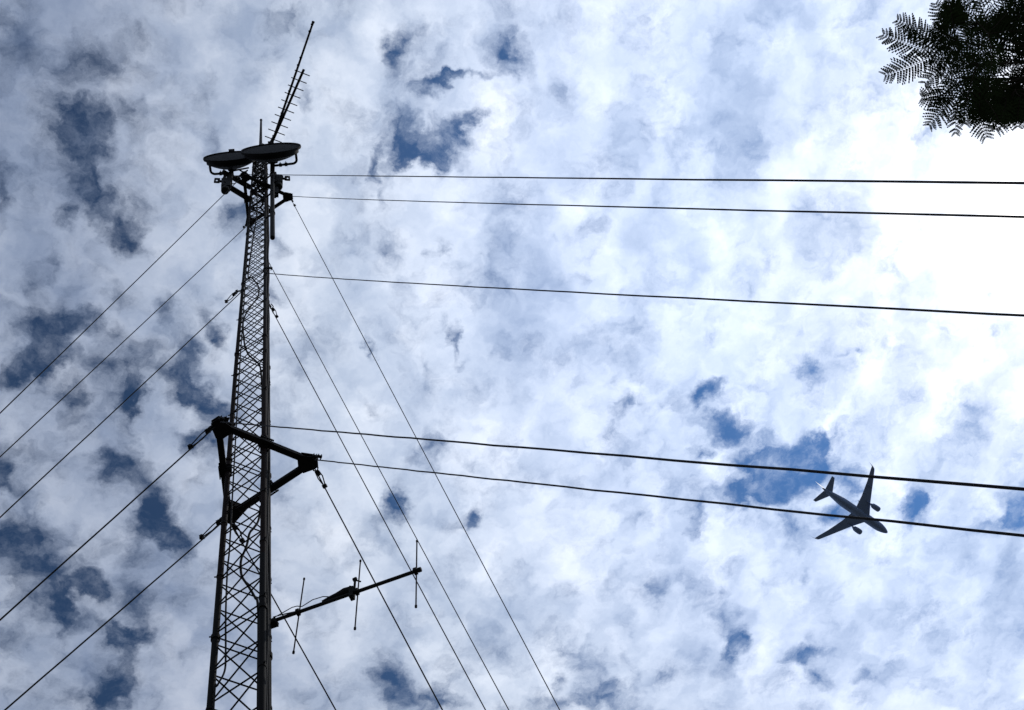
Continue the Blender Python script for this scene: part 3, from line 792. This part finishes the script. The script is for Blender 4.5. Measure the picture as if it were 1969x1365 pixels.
# ------------------------------------------------------------------ cables on the mast
def spline(p, n=6):
    p = [V(q) for q in p]; out = []
    for i in range(len(p) - 1):
        a, b_, c_, d_ = p[max(i - 1, 0)], p[i], p[i + 1], p[min(i + 2, len(p) - 1)]
        for k in range(n):
            q = k / n; out.append(.5 * (2 * b_ + (c_ - a) * q + (2 * a - 5 * b_ + 4 * c_ - d_) * q * q + (3 * b_ - a - 3 * c_ + d_) * q ** 3))
    out.append(p[-1]); return out
def coax(pts, r, label):
    o = MB().tube(spline(pts), r, 8).build('coaxial_cable', 'rubber', None, origin=pts[-1]); tag(o, label, 'cable', 'coaxial cables on the mast')
up_c = [(-.16, 8.62, 46.5), (-.12, 8.66, 42), (-.20, 8.72, 38.5), (-.286, 8.75, 34.46), (-.186, 8.75, 34.2), (-.015, 8.75, 33.39), (.016, 8.75, 32.84), (-.031, 8.75, 32.15), (-.2, 8.75, 31.3), (-.32, 8.75, 30.4), (-.33, 8.75, 29.64), (-.305, 8.75, 29.05), (-.261, 8.75, 28.29), (-.172, 8.75, 27.67), (-.012, 8.75, 27.26), (.079, 8.75, 26.9), (.116, 8.75, 26.1), (.135, 8.75, 25.1), (.15, 8.75, 22), (.13, 8.75, 20.2)]
coax(up_c, .020, 'black cable snaking inside the upper mast lattice from leg to leg')
coax([(.13, 8.74, 20.0), (.101, 8.75, 19.52), (.031, 8.75, 19.25), (-.03, 8.75, 19.07), (-.07, 8.75, 18.64), (-.138, 8.75, 18.23), (-.139, 8.75, 17.91), (-.112, 8.75, 17.68), (-.021, 8.75, 17.41), (.069, 8.75, 17.11), (.113, 8.75, 16.87), (.13, 8.73, 15.5), (.14, 8.72, 10), (.14, 8.72, .2)], .019, 'black cable looping through the lower lattice beneath the large bracket')
coax([(-.33, 8.78, 46), (-.345, 8.78, 34), (-.345, 8.75, 27), (-.33, 8.75, 22), (-.321, 8.75, 19.43), (-.318, 8.75, 18.48), (-.328, 8.75, 17.84), (-.313, 8.75, 16.68), (-.285, 8.75, 15.77), (-.282, 8.75, 15.3), (-.36, 8.77, 15.01), (-.389, 8.8, 14.8), (-.36, 8.8, 12), (-.36, 8.8, .2)], .013, 'thin cable following the inside of the left mast leg')
coax([(.235, 8.50, 44)] + [(.225 + .012 * math.sin(k * 2.1), 8.55 + .03 * math.cos(k * 1.7), 40 - k * 1.1) for k in range(25)] + [(.23, 8.55, 10), (.23, 8.55, .2)], .021, 'cable tied up the gap between the two right mast legs')
coax([(.25, 8.9, 44)] + [(.265 + .012 * math.sin(k * 1.3 + 1), 8.93 + .03 * math.cos(k * 2.3), 40 - k * .9) for k in range(30)] + [(.26, 8.93, 10), (.26, 8.93, .2)], .019, 'cable running down the back right mast leg')

coax([(.31, 7.95, 47.2), (.42, 8.1, 46.7), (.52, 8.35, 46.9), (.55, 8.38, 46.4)], .018, 'short feed cable looping from the right dish to its radio unit')
coax([(-1.05, 8.3, 47.9), (-1.0, 8.42, 47.0), (-.9, 8.5, 46.2), (-1.1, 8.4, 45.4)], .018, 'short feed cable looping from the left dish to its radio unit')
coax([(-1.1, 8.45, 45.3), (-.8, 8.62, 44.85), (-.55, 8.78, 45.1), (-.30, 8.75, 44.6), (-.28, 8.72, 42.8)], .016, 'feed cable slung along the lower beam of the left dish into the mast')
# ------------------------------------------------------------------ airliner
pl = thing('airliner', 'twin-engine passenger airliner seen from below in the lower right of the cloudy sky', 'airplane', (0, 0, 0))
LP = V((381.247, 316.808, 655.273 + 1.76)); pl.location = (0, 0, 0)
RS = 2.98
b = MB(); prev = None
prof = [(28.4, .15, -.95), (28.1, .62, -.9), (27.3, 1.15, -.75), (26.0, 1.75, -.5), (24.0, 2.35, -.2), (21.5, 2.86, -.03), (18.5, RS, 0), (6, RS, 0), (-8, RS, 0), (-13, 2.9, .08), (-17, 2.45, .32), (-21, 1.95, .7), (-25, 1.3, 1.1), (-28, .78, 1.35), (-30.0, .32, 1.5), (-30.3, .1, 1.52)]
for x, r_, zo in prof:
    R = b.ring(V((x, 0, zo)), V((1, 0, 0)), r_, 40, V((0, 0, 1)))
    if prev: b.bridge(prev, R)
    else: b.f.append(tuple(reversed(R)))
    prev = R
b.f.append(tuple(prev))
fus = b.build('fuselage', 'shade_split', pl)
b = MB(); prev = None                                    # belly fairing
for x, w_, d_ in ((11, .4, .3), (8, 2.2, 1.5), (4, 2.85, 1.95), (-2, 2.95, 2.0), (-6, 2.4, 1.7), (-9.5, .4, .3)):
    R = b.ring(V((x, 0, -1.35)), V((1, 0, 0)), w_, 28, V((0, 0, 1)), ry=d_)
    if prev: b.bridge(prev, R)
    else: b.f.append(tuple(reversed(R)))
    prev = R
b.f.append(tuple(prev)); b.build('belly_fairing', 'shaded_belly', fus)
def foil(le, chord, th, span, up_=(0, 0, 1)):
    pts = []; u_ = V(up_)
    for x, y in ((0, 0), (.03, .42), (.12, .8), (.3, 1), (.55, .78), (.8, .36), (1, .02), (.8, -.2), (.55, -.42), (.3, -.55), (.12, -.5), (.03, -.3)):
        pts.append(V(le) + V((-x * chord, 0, 0)) + u_ * (y * th * .5 * chord * 1.3))
    return pts
for sg in (1, -1):
    W = MB().loft([foil((10.2, sg * 1.2, -1.7), 14.0, .12, 0), foil((8.4, sg * 3.2, -1.55), 12.0, .115, 0), foil((3.4, sg * 10.2, -.75), 8.2, .10, 0), foil((-2.6, sg * 20.0, .35), 5.1, .09, 0), foil((-7.6, sg * 28.0, 1.25), 3.2, .085, 0), foil((-8.5, sg * 29.2, 1.5), 2.5, .08, 0)]).build('wing', 'shaded_belly', pl)
    MB().loft([foil((-8.5, sg * 29.2, 1.5), 2.5, .08, 0, (0, -sg * .2, 1)), foil((-9.6, sg * 29.75, 2.0), 1.8, .08, 0, (0, -sg * .7, .7)), foil((-10.9, sg * 30.15, 3.2), 1.2, .08, 0, (0, -sg, .3)), foil((-12.0, sg * 30.4, 4.3), .7, .08, 0, (0, -sg, .2))]).build('winglet', 'plane', W)
    ff = MB()
    for y, x in ((6.5, -3.6), (13.0, -4.0), (18.5, -5.2)):
        ff.loft([[V((x + dx, sg * y + w_ * c0, -1.15 + y * .075 + h_ * s0 - .25)) for c0, s0 in ((-1, 0), (-.6, -.8), (.6, -.8), (1, 0), (0, .6))] for dx, w_, h_ in ((3.0, .05, .05), (1.5, .26, .4), (-.5, .24, .38), (-1.9, .04, .04))])
    ff.build('flap_fairing', 'shaded_belly', W)
    en = MB(); c_ = V((0, sg * 9.4, -3.2))
    en.lathe(c_ + V((10.2, 0, 0)), (-1, 0, 0), [(.35, 1.1), (.05, 1.4), (0, 1.5), (.1, 1.62), (.6, 1.75), (2.2, 1.8), (4.0, 1.72), (5.6, 1.5), (5.65, 1.3)], 32, V((0, 0, 1)), cap=False)
    en.lathe(c_ + V((10.2, 0, 0)), (-1, 0, 0), [(1.2, .2), (1.2, 1.15), (.35, 1.1)], 32, V((0, 0, 1)))
    en.lathe(c_ + V((10.2, 0, 0)), (-1, 0, 0), [(5.5, 1.3), (6.2, 1.0), (7.0, .8), (7.05, .6), (7.8, .1)], 32, V((0, 0, 1)))
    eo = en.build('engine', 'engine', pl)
    MB().loft([[V((x, sg * 9.4 + w_, z0)), V((x, sg * 9.4 - w_, z0)), V((x, sg * 9.4 - w_, z1)), V((x, sg * 9.4 + w_, z1))] for x, w_, z0, z1 in ((8.6, .12, -1.75, -1.6), (6.0, .3, -1.8, -.9), (2.5, .3, -2.0, -.8), (-.5, .1, -1.3, -1.0))]).build('pylon', 'shaded_belly', eo)
    MB().loft([foil((-22.0, sg * .8, 1.1), 6.4, .1, 0), foil((-27.0, sg * 9.4, 2.1), 2.6, .09, 0), foil((-27.5, sg * 9.8, 2.15), 2.0, .08, 0)]).build('tailplane', 'shaded_belly', pl)
MB().loft([foil((-19.0, 0, 2.2), 9.4, .09, 0, (0, 1, 0)), foil((-20.5, 0, 3.2), 8.0, .09, 0, (0, 1, 0)), foil((-27.6, 0, 10.9), 3.2, .09, 0, (0, 1, 0)), foil((-28.0, 0, 11.2), 2.8, .06, 0, (0, 1, 0))]).build('fin', 'plane', pl)
pl.location = LP; pl.rotation_euler = (-.015, .003, .545)

# ------------------------------------------------------------------ tree whose feathery branch hangs in at the upper right
tr = thing('tree', 'feathery-leaved tree hanging into the upper right corner of the view', 'tree', (7.2, .9, 0))
VIEW = V((.53, .037, .848)).normalized()
e1 = V((.978, -.091, -.186)); e2 = V((-.027, -.947, .320))
CN = V((4.273, .286, 8.517))
FR = [((1795, 103), (1694, 64)), ((1803, 78), (1721, 36)), ((1796, 106), (1696, 147)), ((1820, 64), (1798, 2)), ((1830, 188), (1786, 243)), ((1812, 182), (1772, 187)),
      ((1842, 196), (1838, 260)), ((1876, 206), (1898, 268)), ((1935, 190), (1913, 252)), ((1962, 185), (1957, 247)), ((1806, 92), (1742, 52)), ((1818, 128), (1776, 162)),
      ((1836, 58), (1826, -6)), ((1852, 44), (1846, -24)), ((1836, 150), (1797, 208)), ((1862, 190), (1856, 240)), ((1900, 195), (1928, 246)), ((1988, 190), (1992, 240)), ((1846, 108), (1790, 112)), ((1850, 130), (1800, 140))]
leafm = MB(); woodm = MB()
def frond(a, b_, width, rng, droop=.0, pairs=None):
    a = V(a); b_ = V(b_); d = b_ - a; L = d.length; d.normalize()
    width *= rng.uniform(.85, 1.15)
    nrm = (VIEW * -1 + V((rng.uniform(-.35, .35), rng.uniform(-.35, .35), rng.uniform(-.2, .2)))).normalized()
    nrm = (nrm - d * nrm.dot(d)).normalized(); s = d.cross(nrm)
    n = pairs or max(9, int(L / .0185)); up = 0
    bend = s * rng.uniform(-.05, .05) * L
    def rach(q): return a + d * (L * q) + bend * (4 * q * (1 - q)) - V((0, 0, droop * L * q * q))
    woodm.tube([rach(q) for q in (0, .33, .66, .97)], [.0028, .0024, .0019, .001], 5, cap=False)
    for k in range(n):
        q = (k + .6) / n
        env = (.42 + .58 * math.sin(min(1, q * 1.9) * PI / 2)) * (1 - .55 * max(0, q - .55) / .45)
        for sg in (-1, 1):
            if rng.random() < .035: continue
            p0 = rach(q); ln = width * env * rng.uniform(.88, 1.08)
            an = math.radians(80 - 24 * q + rng.uniform(-5, 5))
            pd = (d * math.cos(an) + s * sg * math.sin(an)).normalized()
            pd = (pd + nrm * rng.uniform(-.12, .12)).normalized()
            cur = d * ln * rng.uniform(.08, .34); dr_ = V((0, 0, -1)) * ln * rng.uniform(0, .12)
            pn = pd.cross(nrm).normalized(); m = 6
            for j in range(m):                       # leaflet pairs
                u_ = (j + .5) / m; c_ = p0 + pd * (ln * (.06 + .94 * u_)) + cur * u_ * u_ + dr_ * u_ * u_
                lw = (.0072 if pairs is None else .0052) * (1 - .55 * max(0, u_ - .6) / .4) * rng.uniform(.85, 1.15); lh = ln / m * .46
                tw = nrm * rng.uniform(-.0015, .0015)
                leafm.quad(c_ - pd * lh - pn * lw - tw, c_ + pd * lh - pn * lw * .9 + tw, c_ + pd * lh + pn * lw * .9 + tw, c_ - pd * lh + pn * lw - tw)
rng = random.Random(11)
def PX(x, y, depth=0.0): return CN + (e1 * (x - 1920) - e2 * (y - 110)) / 318.0 + VIEW * depth
for k, (a, b_) in enumerate(FR):
    a = PX(*a, .02 * (k % 3)); b_ = PX(*b_, .03 * (k % 4) - .03); b_ = a.lerp(b_, .92); FR[k] = (a, b_)
    frond(a, b_, .092 if (b_ - a).length > .22 else .075, rng)
limb0 = V((6.6, .75, 5.6)); hub = PX(2130, 130, .25)
NODES = []
for i in range(11):
    NODES.append((rng.uniform(1868, 1985), rng.uniform(15, 176), rng.uniform(-.15, .45)))
NODES += [(1845, 80, 0), (1862, 150, .1), (1858, 40, .1), (1884, 178, .05), (1918, 176, .1), (1952, 172, .1)]
for i in range(17): NODES.append((rng.uniform(2000, 2420), rng.uniform(-190, 230), rng.uniform(-.3, .9)))
for i in range(8): NODES.append((rng.uniform(1880, 2050), rng.uniform(-190, 0), rng.uniform(-.1, .6)))
NODES += [(1948, 116, .1), (1966, 132, .15)]
for x, y, dp in NODES:
    c_ = PX(x, y, dp); far = x > 1985
    for k in range(rng.choice((4, 5, 6))):
        th_ = rng.uniform(0, 2 * PI)
        if x < 1862 or (y > 165 and not far): th_ = math.atan2(y - 100, x - 1950) + rng.uniform(-1.2, 1.2)
        dx, dy_ = math.cos(th_), math.sin(th_)
        ln = rng.uniform(.20, .30) if not far else rng.uniform(.24, .38)
        tipx, tipy = x + dx * ln * 318, y + dy_ * ln * 318
        if not far:
            lim = 1790 if 50 < y < 180 else 1812
            if tipx < lim: ln *= max(.35, (x - lim) / max(1, x - tipx))
            if tipy > 232: ln *= max(.4, (232 - y) / max(1, tipy - y))
        dv = (e1 * dx - e2 * dy_ + VIEW * rng.uniform(-.35, .3)).normalized()
        frond(c_, c_ + dv * ln, .08, rng, droop=rng.uniform(0, .1), pairs=14)
    mid = hub.lerp(c_, .55) + V((rng.uniform(-.08, .08), rng.uniform(-.08, .08), rng.uniform(-.02, .12)))
    woodm.tube([hub, mid, c_], [.014, .008, .004], 6, cap=False)
for a, b_ in FR:
    src = min((PX(*q) for q in NODES), key=lambda q: (q - a).length)
    woodm.tube([src, src.lerp(a, .5) + V((0, 0, .015)), a], [.005, .004, .003], 5, cap=False)
woodm.tube([limb0, V((6.0, .6, 7.0)), V((5.4, .45, 8.0)), hub], [.085, .06, .04, .02], 10)
for i in range(70):                                # the rest of the crown, round the trunk
    while True:
        q = V((rng.uniform(-1, 1), rng.uniform(-1, 1), rng.uniform(-1, 1)))
        if .35 < q.length < 1: break
    c_ = V((7.0 + q.x * 1.9, .5 + q.y * 2.1, 8.7 + q.z * 1.3))
    if c_.x < 5.25: c_.x = 5.25 + rng.random() * 1.2
    for k in range(6):
        dv = V((rng.uniform(-1, 1), rng.uniform(-1, 1), rng.uniform(-.45, .3))).normalized()
        frond(c_, c_ + dv * rng.uniform(.28, .42), .09, rng, droop=rng.uniform(0, .2), pairs=14)
    s_ = V((6.9, .5, 7.4)).lerp(V((7.3, .3, 9.5)), rng.random())
    woodm.tube([s_, s_.lerp(c_, .5) + V((0, 0, .12)), c_], [.022, .013, .005], 6, cap=False)
leafm.build('crown', 'leaf', tr, smooth=False)
woodm.build('branches', 'bark', tr)
MB().tube([(7.2, .9, -.05), (7.22, .88, .4), (7.1, .92, 2.2), (7.0, .85, 4.0), (6.6, .75, 5.6), (6.9, .5, 7.4), (7.3, .3, 9.5)], [.30, .22, .18, .15, .12, .08, .04], 14).build('trunk', 'bark', tr)
